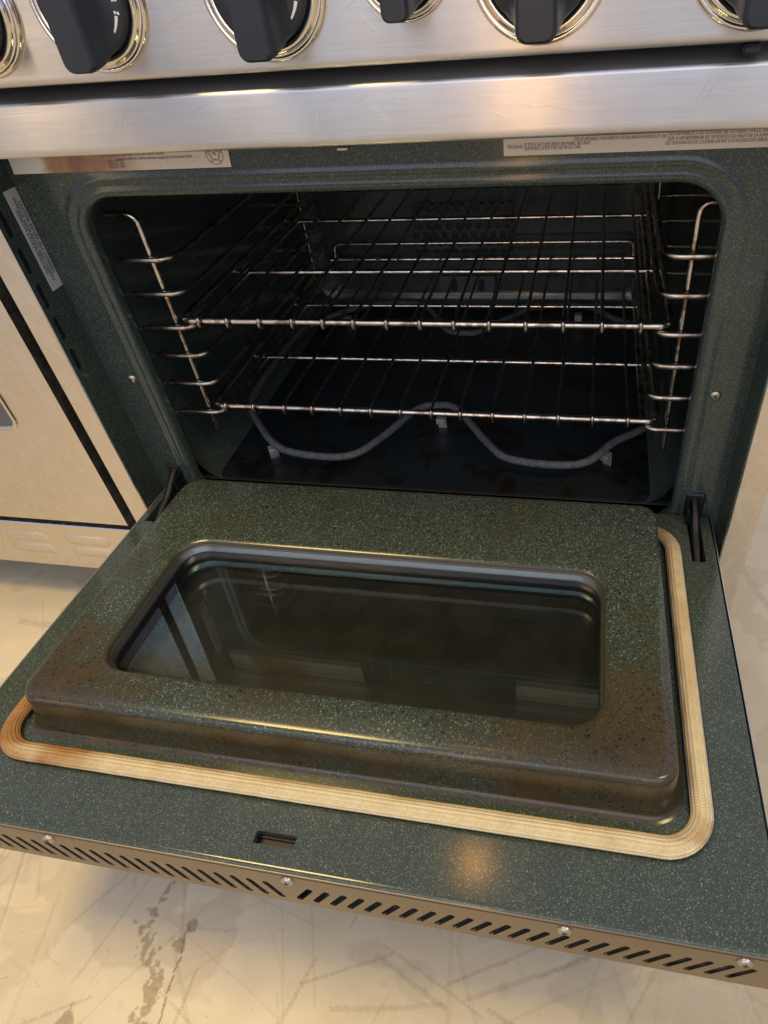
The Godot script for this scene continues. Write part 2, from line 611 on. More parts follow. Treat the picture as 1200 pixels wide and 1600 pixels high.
func make_materials() -> void:
	var e := solid(Color.WHITE, 0.14)
	e.albedo_texture = enamel_texture(Color(0.032, 0.045, 0.037), lin(0.21, 0.24, 0.19), lin(0.010, 0.016, 0.014), 3)
	e.uv1_triplanar = true
	e.uv1_scale = Vector3.ONE / 0.30
	M.enamel = e
	M.door_enamel = e
	var l := solid(Color.WHITE, 0.2)
	l.albedo_texture = liner_texture()
	M.liner = l
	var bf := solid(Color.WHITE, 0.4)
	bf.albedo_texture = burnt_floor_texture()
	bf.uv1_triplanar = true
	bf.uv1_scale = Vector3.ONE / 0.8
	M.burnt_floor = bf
	var s := solid(Color.WHITE, 1.0, 1.0)
	s.albedo_texture = streak_texture()
	s.roughness_texture = brushed_texture(11, 0.26, 0.36)
	s.uv1_scale = Vector3(2.2, 3.4, 2.2)
	s.anisotropy_enabled = true
	s.anisotropy = -0.88
	M.steel = s
	var mo := solid(Color.WHITE, 1.0, 1.0)
	mo.albedo_texture = mottle_texture(true)
	mo.roughness_texture = mottle_texture(false)
	mo.uv1_scale = Vector3(2.6, 2.6, 2.6)
	mo.anisotropy_enabled = true
	mo.anisotropy = -0.5
	M.mottled = mo
	var t := solid(lin(0.26, 0.225, 0.185), 1.0, 1.0)
	t.roughness_texture = brushed_texture(15, 0.30, 0.50)
	t.uv1_scale = Vector3(3, 3, 3)
	M.vent_steel = t
	M.chrome = solid(lin(0.72, 0.68, 0.60), 0.08, 1.0)
	M.wire = tarnished(Color(0.36, 0.32, 0.28), Color(0.16, 0.13, 0.105), 0.33, 1.0, 82, 0.2)
	M.rail = tarnished(Color(0.64, 0.58, 0.50), Color(0.26, 0.19, 0.13), 0.24, 1.0, 81, 0.16)
	M.runner = tarnished(Color(0.55, 0.48, 0.39), Color(0.22, 0.16, 0.11), 0.30, 1.0, 83, 0.18)
	M.screw = solid(lin(0.46, 0.42, 0.36), 0.34, 1.0)
	M.knob = solid(lin(0.013, 0.018, 0.026), 0.36)
	M.black = solid(lin(0.004, 0.005, 0.007), 0.5)
	M.hinge = solid(lin(0.010, 0.010, 0.012), 0.45, 0.3)
	M.element = tarnished(Color(0.085, 0.09, 0.098), Color(0.055, 0.053, 0.052), 0.8, 0.0, 84, 0.09)
	M.clip = solid(lin(0.42, 0.38, 0.33), 0.45, 0.6)
	M.bracket = solid(lin(0.10, 0.10, 0.10), 0.5, 0.5)
	M.white_mark = solid(lin(0.75, 0.74, 0.70), 0.5)
	M.ink = solid(lin(0.035, 0.045, 0.075), 0.6)
	M.pale_ink = solid(lin(0.20, 0.15, 0.12), 0.6)
	M.label = solid(lin(0.60, 0.545, 0.45), 0.5)
	M.grey_label = solid(lin(0.52, 0.50, 0.47), 0.45)
	var b := solid(Color.WHITE, 0.5)
	b.albedo_texture = label_texture()
	M.burnt_label = b
	var g := solid(Color(0.02, 0.025, 0.022, 0.01), 0.02)
	g.transparency = BaseMaterial3D.TRANSPARENCY_ALPHA
	M.glass = g
	# heat-reflecting pane: a thin blue-green metal film on clear glass
	var lo := solid(Color(1, 1, 1, 0.13), 0.02, 1.0)
	var film := Image.create(4, 4, false, Image.FORMAT_RGB8)
	film.fill(lin(0.50, 0.78, 0.72))
	lo.albedo_texture = ImageTexture.create_from_image(film)
	lo.transparency = BaseMaterial3D.TRANSPARENCY_ALPHA
	M.coated = lo
	M.dark_glass = solid(lin(0.10, 0.10, 0.11), 0.08)
	var k := solid(Color.WHITE, 0.35)
	k.albedo_texture = screen_texture()
	M.screen = k
	M.spacer = solid(lin(0.55, 0.55, 0.60), 0.3, 1.0)
	M.char_lip = solid(lin(0.030, 0.026, 0.018), 0.45)
	var w := solid(Color.WHITE, 0.85)
	w.albedo_texture = weave_texture(false)
	w.heightmap_enabled = true
	w.heightmap_texture = weave_texture(true)
	w.heightmap_scale = 0.14
	w.vertex_color_use_as_albedo = true
	M.braid = w
	var f := solid(Color.WHITE, 0.52)
	f.albedo_texture = floor_texture()
	M.floor = f

# ---------------------------------------------------------------- parts of the range
func make_front_frame(parent: Node) -> void:
	var st := mb()
	var rows := [in_xy(rounded(-0.3945, 0.3884, -0.062, 0.535, 0.0005), 0.0)]
	for p in [[0.026, 0.0], [0.023, 0.0002], [0.0205, 0.0011], [0.018, 0.0015], [0.0155, 0.0011], [0.013, 0.0003], [0.011, 0.0003], [0.0085, 0.0012], [0.006, 0.0015], [0.0035, 0.0011], [0.0012, 0.0], [0.0, -0.004], [0.0, -0.013]]:
		var d: float = p[0]
		rows.append(in_xy(rounded(-0.331 - d, 0.330 + d, -0.028 - d, 0.402 + d, 0.044 + d, 9), p[1]))
	rows[0] = in_xy(rounded(-0.3945, 0.3884, -0.062, 0.535, 0.0005, 9), 0.0)
	loft(st, rows)
	build(st, "front_frame", M.enamel, parent)
	# cavity
	st = mb()
	rows = []
	for p in [[0.0, -0.013, 0.0, 0.0], [0.008, -0.022, 0.0, 0.0], [0.014, -0.034, 0.02, 0.0], [0.014, -0.545, 0.02, 0.0], [0.010, -0.565, 0.018, 0.002], [-0.002, -0.577, 0.01, 0.01], [-0.03, -0.581, 0.0, 0.03]]:
		var d: float = p[0]
		rows.append(in_xy(rounded(-0.331 - d, 0.330 + d, p[3], 0.402 + d + p[2], 0.044 + d * 0.5, 9), p[1]))
	loft(st, rows)
	cap(st, rows[rows.size() - 1])
	build(st, "oven_cavity", M.enamel, parent)
	st = mb()
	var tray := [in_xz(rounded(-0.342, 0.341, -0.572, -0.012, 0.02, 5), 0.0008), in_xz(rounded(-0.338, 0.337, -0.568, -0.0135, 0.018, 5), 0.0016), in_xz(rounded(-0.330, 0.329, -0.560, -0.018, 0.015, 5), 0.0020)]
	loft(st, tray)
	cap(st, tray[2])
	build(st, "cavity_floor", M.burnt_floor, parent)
	# screws in the frame
	for p in [Vector3(-0.3612, 0.1775, 0.0), Vector3(0.3544, 0.1789, 0.0)]:
		screw(p, Basis.IDENTITY, 0.0062, parent, 0.6)

func screw(at: Vector3, turn: Basis, r: float, parent: Node, twist := 0.0) -> void:
	var st := mb()
	lathe(st, [[r, 0.0], [r * 0.96, 0.0012], [r * 0.75, 0.0022], [r * 0.4, 0.0027], [0.0001, 0.0028]], Vector3.ZERO, 18)
	var o := build(st, "screw", M.screw, parent)
	o.transform = Transform3D(turn, at)
	# the cross recess
	var c := mb()
	for k in 2:
		var d := Vector3(cos(twist + k * PI / 2), sin(twist + k * PI / 2), 0)
		var s := Vector3(-d.y, d.x, 0) * r * 0.10
		d *= r * 0.45
		var z := Vector3(0, 0, 0.0030)
		face(c, z - d - s, z + d - s, z + d + s, z - d + s, Vector3.BACK)
	var x := build(c, "screw_slot", M.black, parent)
	x.transform = Transform3D(turn, at)

func make_knob(x: float, y: float, r: float, parent: Node, marks: bool) -> void:
	var k := r / 0.045
	var z := 0.1002
	var st := mb()
	lathe(st, [[0.0465, -0.001], [0.0463, 0.0022], [0.0450, 0.0040], [0.0432, 0.0040], [0.0424, 0.0030], [0.0414, 0.0052], [0.0398, 0.0068], [0.0378, 0.0072], [0.0362, 0.0060], [0.0354, 0.0030], [0.0340, 0.0020], [0.0001, 0.0020]].map(func(p): return [p[0] * k, p[1]]), Vector3.ZERO, 56)
	var kb := build(st, "knob", M.chrome, parent)
	kb.position = Vector3(x, y, z)
	st = mb()
	lathe(st, [[0.0345, 0.0022], [0.0350, 0.0080], [0.0340, 0.0105], [0.0325, 0.0115], [0.0260, 0.0135], [0.0001, 0.0140]].map(func(p): return [p[0] * k, p[1]]), Vector3.ZERO, 48)
	build(st, "skirt", M.knob, kb)
	st = mb()
	var rows := []
	for p in [[0.0235, 0.031, 0.011, 0.010], [0.0190, 0.0345, 0.015, 0.010], [0.0160, 0.0385, 0.020, 0.009], [0.0142, 0.0405, 0.027, 0.008], [0.0134, 0.0412, 0.034, 0.0075], [0.0124, 0.0408, 0.0362, 0.007], [0.0106, 0.0392, 0.0375, 0.006]]:
		rows.append(in_xy(rounded(-p[0] * k, p[0] * k, -p[1] * k, p[1] * k, p[3] * k, 6), p[2]))
	loft(st, rows)
	cap(st, rows[rows.size() - 1])
	build(st, "grip", M.knob, kb)
	if marks:
		# printed ring of strokes and dots on the skirt
		st = mb()
		for q in [[-0.75, -0.35], [0.12, 0.62]]:
			for i in 8:
				var a0: float = lerpf(q[0], q[1], i / 8.0)
				var a1: float = lerpf(q[0], q[1], (i + 1) / 8.0)
				var w := 0.0006 + 0.0006 * i / 8.0
				face(st, Vector3(cos(a0) * (0.029 - w), sin(a0) * (0.029 - w), 0.01305), Vector3(cos(a0) * (0.029 + w), sin(a0) * (0.029 + w), 0.01275), Vector3(cos(a1) * (0.029 + w), sin(a1) * (0.029 + w), 0.01275), Vector3(cos(a1) * (0.029 - w), sin(a1) * (0.029 - w), 0.01305), Vector3.BACK)
		for a in [-0.28, -0.02, 0.04]:
			for rr in [0.0285, 0.0308]:
				var c := Vector3(cos(a) * rr, sin(a) * rr, 0.0131)
				face(st, c + Vector3(-0.0009, -0.0009, 0), c + Vector3(0.0009, -0.0009, 0), c + Vector3(0.0009, 0.0009, 0), c + Vector3(-0.0009, 0.0009, 0), Vector3.BACK)
		build(st, "dial_mark", M.white_mark, kb)

func extrude_x(st: SurfaceTool, prof: Array, x0: float, x1: float) -> void:
	var a := PackedVector3Array()
	var b := PackedVector3Array()
	var ua := PackedVector2Array()
	var ub := PackedVector2Array()
	var run := 0.0
	for i in prof.size():
		if i:
			run += Vector2(prof[i][0], prof[i][1]).distance_to(Vector2(prof[i - 1][0], prof[i - 1][1]))
		a.append(Vector3(x0, prof[i][0], prof[i][1]))
		b.append(Vector3(x1, prof[i][0], prof[i][1]))
		ua.append(Vector2(x0, run))
		ub.append(Vector2(x1, run))
	loft(st, [a, b], [ua, ub], false)
	cap(st, a)
	cap(st, b)

func make_front_trim(r: Node) -> void:
	var st := mb()
	# control panel with a rolled lower lip
	extrude_x(st, [[0.535, 0.03], [0.521, 0.03], [0.5202, 0.034], [0.5200, 0.0955], [0.5206, 0.0985], [0.5225, 0.0998], [0.526, 0.1], [0.60, 0.1], [0.655, 0.1], [0.659, 0.098], [0.66, 0.094], [0.66, 0.03]], -1.02, 0.4205)
	build(st, "control_panel", M.steel, r)
	for k in [[-0.2685, 0.5735, 0.045], [-0.161, 0.5727, 0.045], [-0.0225, 0.5727, 0.045], [0.079, 0.5775, 0.032], [0.1702, 0.5727, 0.045], [0.3075, 0.5727, 0.045]]:
		make_knob(k[0], k[1], k[2], r, k[2] > 0.04)
	# landing ledge with a rounded top edge
	st = mb()
	extrude_x(st, [[0.4675, 0.012], [0.4672, 0.096], [0.4676, 0.0988], [0.4695, 0.1], [0.475, 0.1], [0.5062, 0.1], [0.5074, 0.0998], [0.5085, 0.0990], [0.5091, 0.0980], [0.5094, 0.0965], [0.5097, 0.090], [0.5118, 0.060],  [0.5120, 0.012]], -1.02, 0.4205)
	build(st, "landing_ledge", M.steel, r)
	bar("gap_bumper", Vector3(0.3035, 0.5125, 0.088), Vector3(0.3165, 0.519, 0.099), M.black, r, 0.002)
	# posts either side of the oven
	bar("post", Vector3(-0.4266, -0.190, -0.05), Vector3(-0.3958, 0.4665, 0.0448), M.mottled, r, 0.0012)
	bar("side_panel", Vector3(0.3897, -0.190, -0.60), Vector3(0.4205, 0.535, 0.0448), M.mottled, r, 0.0012)
	# dark inner faces of the posts; the left one is pierced by vent slots
	st = mb()
	var left := func(p: Vector2, d: float) -> Vector3: return Vector3(-0.3946 - d, p.y, p.x)
	var y := -0.19
	var slots := [0.213, 0.255, 0.297, 0.339, 0.381, 0.423]
	plate_quad(st, Vector2(-0.02, -0.19), Vector2(0.0440, 0.2065), left)
	plate_quad(st, Vector2(-0.02, 0.4505), Vector2(0.0440, 0.466), left)
	plate_quad(st, Vector2(-0.02, 0.2065), Vector2(0.026, 0.4505), left)
	for s in 6:
		y = 0.2065 + s * 0.04067
		holed(st, PackedVector2Array([Vector2(0.026, y), Vector2(0.044, y), Vector2(0.044, y + 0.04067), Vector2(0.026, y + 0.04067)]), rounded(0.0315, 0.0385, y + 0.006, y + 0.0345, 0.0034, 4), 0.0007, left)
	build(st, "inner_side", M.enamel, r)
	bar("slot_backing", Vector3(-0.39575, 0.205, 0.0285), Vector3(-0.3955, 0.452, 0.0415), M.black, r, 0.00001)
	bar("inner_side", Vector3(0.3886, -0.19, -0.02), Vector3(0.3895, 0.466, 0.0440), M.enamel, r, 0.0003)
	# hinges: a slot in the frame and the arm that drops into the door
	for s in [[-0.3595, -1.0], [0.3560, 1.0]]:
		var cx: float = s[0]
		var h := bar("hinge_socket", Vector3(cx - 0.0115, -0.03, -0.012), Vector3(cx + 0.0115, 0.036, 0.0035), M.black, r, 0.002)
		var a := mb()
		tube(a, bend([Vector3(cx, 0.028, -0.004), Vector3(cx, 0.020, 0.012), Vector3(cx, 0.004, 0.035), Vector3(cx, -0.010, 0.080)], 0.01), 0.0056, 6)
		build(a, "hinge_arm", M.hinge, h)
		bar("hinge_plate", Vector3(cx - 0.0085 * s[1] - 0.0012, -0.02, 0.002), Vector3(cx - 0.0085 * s[1] + 0.0012, 0.024, 0.022), M.hinge, h, 0.0006)

func make_left_oven(r: Node) -> void:
	bar("body_front", Vector3(-1.02, -0.19, -0.60), Vector3(-0.4275, 0.4665, 0.006), M.black, r)
	# closed door of the small oven
	var st := mb()
	var place := func(p: Vector2, d: float) -> Vector3: return Vector3(p.x, p.y, 0.0448 - d)
	var win := rounded(-0.88, -0.5265, 0.1215, 0.36, 0.018, 6)
	holed(st, PackedVector2Array([Vector2(-1.012, -0.0530), Vector2(-0.4436, -0.0530), Vector2(-0.4436, 0.458), Vector2(-1.012, 0.458)]), win, 0.004, place)
	face(st, Vector3(-0.4434, -0.0535, 0.0446), Vector3(-0.4434, 0.458, 0.0446), Vector3(-0.4434, 0.458, 0.009), Vector3(-0.4434, -0.0535, 0.009), Vector3.RIGHT)
	face(st, Vector3(-1.012, -0.0532, 0.0446), Vector3(-0.4436, -0.0532, 0.0446), Vector3(-0.4436, -0.0532, 0.009), Vector3(-1.012, -0.0532, 0.009), Vector3.DOWN)
	var d := build(st, "small_oven_door", M.mottled, r)
	st = mb()
	var rows := []
	for p in [[0.003, 0.0446], [0.0025, 0.0470], [0.0, 0.0482], [-0.003, 0.0470], [-0.004, 0.0425]]:
		rows.append(in_xy(rounded(-0.88 - p[0], -0.5265 + p[0], 0.1215 - p[0], 0.36 + p[0], 0.018 + p[0], 6), p[1]))
	loft(st, rows)
	build(st, "window_trim", M.chrome, d)
	bar("window_pane", Vector3(-0.885, 0.117, 0.0405), Vector3(-0.522, 0.365, 0.0428), M.dark_glass, d, 0.0003)
	# kick panel with pressed louvres
	var kp := bar("kick_panel", Vector3(-1.012, -0.1640, -0.02), Vector3(0.3890, -0.0660, 0.0430), M.mottled, r, 0.0015)
	for x in [-0.755, -0.645, -0.535, -0.425]:
		for yy in [-0.097, -0.124]:
			st = mb()
			rows = []
			for p in [[0.0, 0.0429], [-0.002, 0.0438], [-0.005, 0.0447], [-0.0085, 0.0449]]:
				rows.append(in_xy(rounded(x - 0.040 - p[0], x + 0.040 + p[0], yy - 0.0105 - p[0], yy + 0.0105 + p[0], 0.010, 5), p[1]))
			loft(st, rows)
			cap(st, rows[rows.size() - 1])
			build(st, "louvre", M.mottled, kp)
	# the rest of the case
	bar("back_panel", Vector3(-1.02, -0.19, -0.612), Vector3(0.4205, 0.66, -0.602), M.steel, r)
	bar("cook_top", Vector3(-1.02, 0.6605, -0.60), Vector3(0.4205, 0.672, 0.09), M.steel, r, 0.002)
	bar("base_panel", Vector3(-1.0, -0.186, -0.60), Vector3(0.388, -0.165, -0.03), M.black, r)
	for x in [-0.96, 0.36]:
		for z in [-0.55, -0.07]:
			st = mb()
			tube(st, [Vector3(x, -0.25, z), Vector3(x, -0.187, z)], 0.018, 16)
			build(st, "leg", M.hinge, r)

func make_labels(r: Node) -> void:
	bar("latch_pin", Vector3(-0.0260, 0.4400, -0.002), Vector3(-0.0150, 0.4440, 0.006), M.screw, r, 0.001)
	var st := mb()
	# burnt rating label
	var a := PackedVector3Array([Vector3(-0.3872, 0.4287, 0.0008), Vector3(-0.1389, 0.4287, 0.0008), Vector3(-0.1360, 0.4665, 0.0008), Vector3(-0.3836, 0.4665, 0.0008)])
	var uv := [Vector2(0, 1), Vector2(1, 1), Vector2(1, 0), Vector2(0, 0)]
	for k in [0, 2, 1, 0, 3, 2]:
		vert(st, a[k], uv[k])
	var l := build(st, "rating_label", M.burnt_label, r)
	l.set_meta("label", "rating label scorched brown in the middle under the ledge")
	var z := 0.0011
	lettering("Oven must be operated with the door closed", 0.0024, 0.070, Transform3D(Basis.IDENTITY, Vector3(-0.277, 0.4415, z)), M.pale_ink, l)
	lettering("Connect only to a three phase supply by a licensed fitter", 0.0026, 0.085, Transform3D(Basis.IDENTITY, Vector3(-0.262, 0.4377, z)), M.pale_ink, l)
	for i in 3:
		lettering(["Volts 120/240", "Hertz 60", "Watts 5300"][i], 0.0020, 0.018, Transform3D(Basis.IDENTITY, Vector3(-0.272, 0.4362 - i * 0.0026, z)), M.pale_ink, l)
	# round seal with a star
	st = mb()
	var c := Vector3(-0.1533, 0.4405, z)
	for rr in [[0.0092, 0.0086], [0.0052, 0.0048]]:
		for i in 28:
			var t0 := TAU * i / 28.0
			var t1 := TAU * (i + 1) / 28.0
			var d0 := Vector3(cos(t0), sin(t0), 0)
			var d1 := Vector3(cos(t1), sin(t1), 0)
			face(st, c + d0 * rr[0], c + d1 * rr[0], c + d1 * rr[1], c + d0 * rr[1], Vector3.BACK)
	for i in 5:
		var t := TAU * i / 5.0 + PI / 2
		var p := c + Vector3(cos(t), sin(t), 0) * 0.0082
		for s in [-1.0, 1.0]:
			var q := c + Vector3(cos(t + s * 0.628), sin(t + s * 0.628), 0) * 0.0040
			var w := (q - p).cross(Vector3.BACK).normalized() * 0.0003
			face(st, p - w, q - w, q + w, p + w, Vector3.BACK)
	build(st, "seal", M.pale_ink, l)
	lettering("G", 0.0032, 0.0026, Transform3D(Basis.IDENTITY, c + Vector3(-0.0013, -0.0014, 0.0001)), M.ink, l)
	# long pale label on the right
	l = bar("warning_label", Vector3(0.1300, 0.4298, 0.0002), Vector3(0.3880, 0.4665, 0.0008), M.label, r, 0.0001)
	lettering("PE020042", 0.0030, 0.0135, Transform3D(Basis.IDENTITY, Vector3(0.1335, 0.4347, z)), M.ink, l, true)
	lettering("IF STYLE NOT SPECIFIED ON PANEL SEE UNIT", 0.0026, 0.058, Transform3D(Basis.IDENTITY, Vector3(0.1485, 0.4363, z)), M.pale_ink, l)
	lettering("CERTIFIED LISTED FOR USE IN US. CAN.", 0.0026, 0.050, Transform3D(Basis.IDENTITY, Vector3(0.1485, 0.4332, z)), M.pale_ink, l)
	lettering("THIS APPLIANCE FOR RESIDENTIAL. MODEL 2.0", 0.0030, 0.062, Transform3D(Basis.IDENTITY, Vector3(0.188, 0.4428, z)), M.ink, l)
	lettering("TYPE OF APPLIANCE: FOR DOMESTIC USE IN CANADA PROVINCES ET CAN", 0.0026, 0.078, Transform3D(Basis.IDENTITY, Vector3(0.192, 0.4394, z)), M.pale_ink, l)
	lettering("LES APPAREILS DE CUISINE NE DOIVENT PAS ETRE PLUS RAPPROCHES", 0.0026, 0.112, Transform3D(Basis.IDENTITY, Vector3(0.2715, 0.4408, z)), M.pale_ink, l)
	lettering("QUE A UN MINIMUM DE 18 POUCES AU HAUT DE LA SURFACE", 0.0026, 0.086, Transform3D(Basis.IDENTITY, Vector3(0.2715, 0.4372, z)), M.pale_ink, l)
	lettering("LES DISTANCES DE CUISINE ENTRE LES DESSUS DES BRULEURS DOIVENT ETRE", 0.0026, 0.112, Transform3D(Basis.IDENTITY, Vector3(0.2700, 0.4336, z)), M.pale_ink, l)
	# caution label on the inner side of the left post, read downwards
	l = bar("caution_label", Vector3(-0.3945, 0.3065, 0.0006), Vector3(-0.3939, 0.4165, 0.0190), M.grey_label, r, 0.0002)
	var turn := Basis(Vector3.DOWN, Vector3.FORWARD, Vector3.RIGHT)
	var x := -0.3937
	lettering("CAUTION: BEFORE SELF CLEANING", 0.0040, 0.080, Transform3D(turn, Vector3(x, 0.4035, 0.0080)), M.ink, l)
	lettering("REMOVE OVEN RACKS AND UTENSILS", 0.0032, 0.092, Transform3D(turn, Vector3(x, 0.4080, 0.0125)), M.ink, l)
	lettering("REMOVE EXCESS SPILLAGE", 0.0032, 0.070, Transform3D(turn, Vector3(x, 0.3960, 0.0165)), M.ink, l)

func make_door(r: Node) -> void:
	# flange plate with the latch slot
	var st := mb()
	var place := func(p: Vector2, d: float) -> Vector3: return Vector3(p.x, -d, p.y)
	var L := DOOR_LENGTH - 0.004
	plate_quad(st, Vector2(-0.3748, 0.100), Vector2(0.3748, 0.437), place)
	plate_quad(st, Vector2(-0.3400, 0.004), Vector2(0.3400, 0.100), place)
	for s in [-1.0, 1.0]:
		var c0: float = minf(s * 0.3400, s * 0.3748)
		var c1: float = maxf(s * 0.3400, s * 0.3748)
		var hc: float = -0.3595 if s < 0.0 else 0.3560
		holed(st, PackedVector2Array([Vector2(c0, 0.004), Vector2(c1, 0.004), Vector2(c1, 0.100), Vector2(c0, 0.100)]), rounded(hc - 0.0078, hc + 0.0078, 0.0075, 0.086, 0.0012, 2), 0.010, place)
	plate_quad(st, Vector2(-0.3748, 0.437), Vector2(-0.052, L), place)
	plate_quad(st, Vector2(0.010, 0.437), Vector2(0.3748, L), place)
	holed(st, PackedVector2Array([Vector2(-0.052, 0.437), Vector2(0.010, 0.437), Vector2(0.010, L), Vector2(-0.052, L)]), rounded(-0.0390, -0.0030, 0.4496, 0.4598, 0.0006, 2), 0.007, place)
	var door := build(st, "oven_door", M.door_enamel, r)
	door.rotation.x = -TILT
	# rolled edges
	st = mb()
	var prof := []
	for i in 7:
		var a := PI * 0.5 * i / 6.0
		prof.append([-0.004 + 0.004 * cos(a), L + 0.004 * sin(a)])
	prof.append([-0.007, L + 0.004])
	extrude_x(st, prof, -0.3748, 0.3748)
	build(st, "rolled_edge", M.door_enamel, door)
	for s in [-1.0, 1.0]:
		st = mb()
		var rows := [PackedVector3Array(), PackedVector3Array()]
		for i in 5:
			var a := PI * 0.5 * i / 4.0
			for k in 2:
				rows[k].append(Vector3(s * (0.3748 + 0.0015 * sin(a)), -0.0015 + 0.0015 * cos(a) - (0.004 if i == 4 else 0.0), 0.004 if k == 0 else L))
		loft(st, rows, [], false)
		build(st, "side_lip", M.door_enamel, door)
	bar("latch_recess", Vector3(-0.048, -0.03, 0.44), Vector3(0.006, -0.0105, 0.466), M.black, door)
	bar("latch_tongue", Vector3(-0.041, -0.0100, 0.4480), Vector3(-0.001, -0.0085, 0.4518), M.hinge, door, 0.0004)
	# outer steel skin
	st = mb()
	var sk := 0.3795
	for s in [-1.0, 1.0]:
		box(st, Vector3(minf(s * sk, s * (sk - 0.0012)), -0.0610, 0.002), Vector3(maxf(s * sk, s * (sk - 0.0012)), -0.0022, DOOR_LENGTH - 0.0016), 0.0003)
	box(st, Vector3(-sk, -0.0625, 0.002), Vector3(sk, -0.0612, DOOR_LENGTH - 0.004), 0.0003)
	build(st, "outer_skin", M.steel, door)
	bar("core", Vector3(-0.372, -0.060, 0.006), Vector3(0.372, -0.034, DOOR_LENGTH - 0.012), M.black, door)
	for z in [0.12, 0.262]:
		for s in [-1.0, 1.0]:
			screw(Vector3(s * 0.3797, -0.012, z), Basis(Vector3.UP, s * PI / 2), 0.003, door)
	# vent strip along the free edge, slots slanting towards the middle
	st = mb()
	var zf := DOOR_LENGTH
	var strip := func(p: Vector2, d: float) -> Vector3: return Vector3(p.x, p.y, zf - d)
	var top := -0.0020
	var y1 := -0.0225
	var y0 := -0.0555
	plate_quad(st, Vector2(-0.3790, y1), Vector2(0.3790, top), strip)
	plate_quad(st, Vector2(-0.3790, -0.0612), Vector2(0.3790, y0), strip)
	var pitch := 0.01500
	for s in [-1.0, 1.0]:
		var lean: float = 0.0200 if s > 0 else -0.0140
		for i in 24:
			var c: float = 0.0054 + i * pitch if s > 0.0 else -0.0220 - i * pitch
			if absf(c) > 0.362:
				continue
			var cell := PackedVector2Array([Vector2(c - pitch / 2 - lean / 2, y0), Vector2(c + pitch / 2 - lean / 2, y0), Vector2(c + pitch / 2 + lean / 2, y1), Vector2(c - pitch / 2 + lean / 2, y1)])
			if i == 0:
				cell[0 if s > 0.0 else 1].x = -0.0090
			var dir := Vector2(lean, y1 - y0).normalized()
			var hole := PackedVector2Array()
			for k in 12:
				var a := TAU * k / 12.0
				var e := Vector2(cos(a), sin(a)) * 0.0031
				hole.append(Vector2(c, (y0 + y1) / 2) + e + dir * 0.0122 * (1.0 if e.dot(dir) > 0.0 else -1.0))
			holed(st, cell, hole, 0.0014, strip)
	# plain ends and the middle wedge
	wedge(st, strip, -0.3790, y0, y1, -1.0, pitch)
	wedge(st, strip, 0.3790, y0, y1, 1.0, pitch)
	var mid := [Vector2(-0.0090, y0), Vector2(0.0079, y1), Vector2(-0.0215, y1)]
	for k in [0, 1, 2]:
		vert(st, strip.call(mid[k], 0.0), mid[k])
	face(st, Vector3(-0.379, top, zf), Vector3(0.379, top, zf), Vector3(0.379, top, zf - 0.0012), Vector3(-0.379, top, zf - 0.0012), Vector3.UP)
	build(st, "vent_strip", M.vent_steel, door)
	for x in [-0.2288, -0.0041, 0.2204, 0.3490]:
		screw(Vector3(x, -0.0145, zf + 0.0001), Basis.IDENTITY, 0.0058, door, x * 9.0)
	# raised liner with the window opening, walls and lips in one skin
	st = mb()
	var rows := []
	var uvs := []
	var run := 0.0
	var last := Vector2.ZERO
	var steps := [[0.014, -0.001], [0.009, 0.0006], [0.0060, 0.0022], [0.0042, 0.0055], [0.0034, 0.012], [0.0012, 0.040], [0.0002, 0.0452], [-0.0016, 0.0480], [-0.0044, 0.0492], [-0.010, 0.0495]]
	for i in steps.size():
		var p := Vector2(steps[i][0], steps[i][1])
		if i:
			run += p.distance_to(last)
		last = p
		rows.append(in_xz(rounded(-0.304 - p.x, 0.304 + p.x, 0.046 - p.x, 0.3865 + p.x, 0.020 + p.x, 8), p.y))
	for i in rows.size():
		var back: float = 0.0
		for j in range(i, rows.size() - 1):
			back += Vector2(steps[j][0], steps[j][1]).distance_to(Vector2(steps[j + 1][0], steps[j + 1][1]))
		var o := rounded(-0.294 - back, 0.294 + back, 0.056 - back, 0.3765 + back, 0.010 + back, 8)
		var u := PackedVector2Array()
		for p in o:
			u.append(Vector2((p.x + 0.38) / 0.76, (p.y + 0.035) / 0.5))
		uvs.append(u)
	for p in [[0.004, 0.0495], [0.0012, 0.0492], [-0.0012, 0.0480]]:
		var d: float = p[0]
		var o := rounded(-0.2475 - d, 0.2475 + d, 0.1600 - d, 0.3478 + d, 0.034 + d, 8)
		rows.append(in_xz(o, p[1]))
		var u := PackedVector2Array()
		for q in o:
			u.append(Vector2((q.x + 0.38) / 0.76, (q.y + 0.035) / 0.5))
		uvs.append(u)
	loft(st, rows, uvs)
	build(st, "door_liner", M.liner, door)
	# rolled lip of the window, crusted with grease
	st = mb()
	rows = []
	for p in [[-0.0011, 0.0481], [-0.0022, 0.0472], [-0.0028, 0.0458], [-0.0030, 0.0446], [-0.0036, 0.0440], [-0.0044, 0.0438], [-0.0046, 0.0430]]:
		var d: float = p[0]
		rows.append(in_xz(rounded(-0.2475 - d, 0.2475 + d, 0.1600 - d, 0.3478 + d, 0.034 + d, 8), p[1]))
	loft(st, rows)
	build(st, "window_lip", M.liner_lip, door)
	# glass, spacer and perforated screen below
	st = mb()
	cap(st, in_xz(rounded(-0.2428, 0.2428, 0.1647, 0.3431, 0.0295, 8), 0.0340))
	build(st, "window_glass", M.glass, door)
	st = mb()
	rows = []
	for p in [[-0.0043, 0.0433], [-0.0045, 0.0400], [-0.0047, 0.0350]]:
		var d: float = p[0]
		rows.append(in_xz(rounded(-0.2475 - d, 0.2475 + d, 0.1600 - d, 0.3478 + d, 0.034 + d, 8), p[1]))
	loft(st, rows)
	build(st, "spacer", M.spacer, door)
	st = mb()
	rows = []
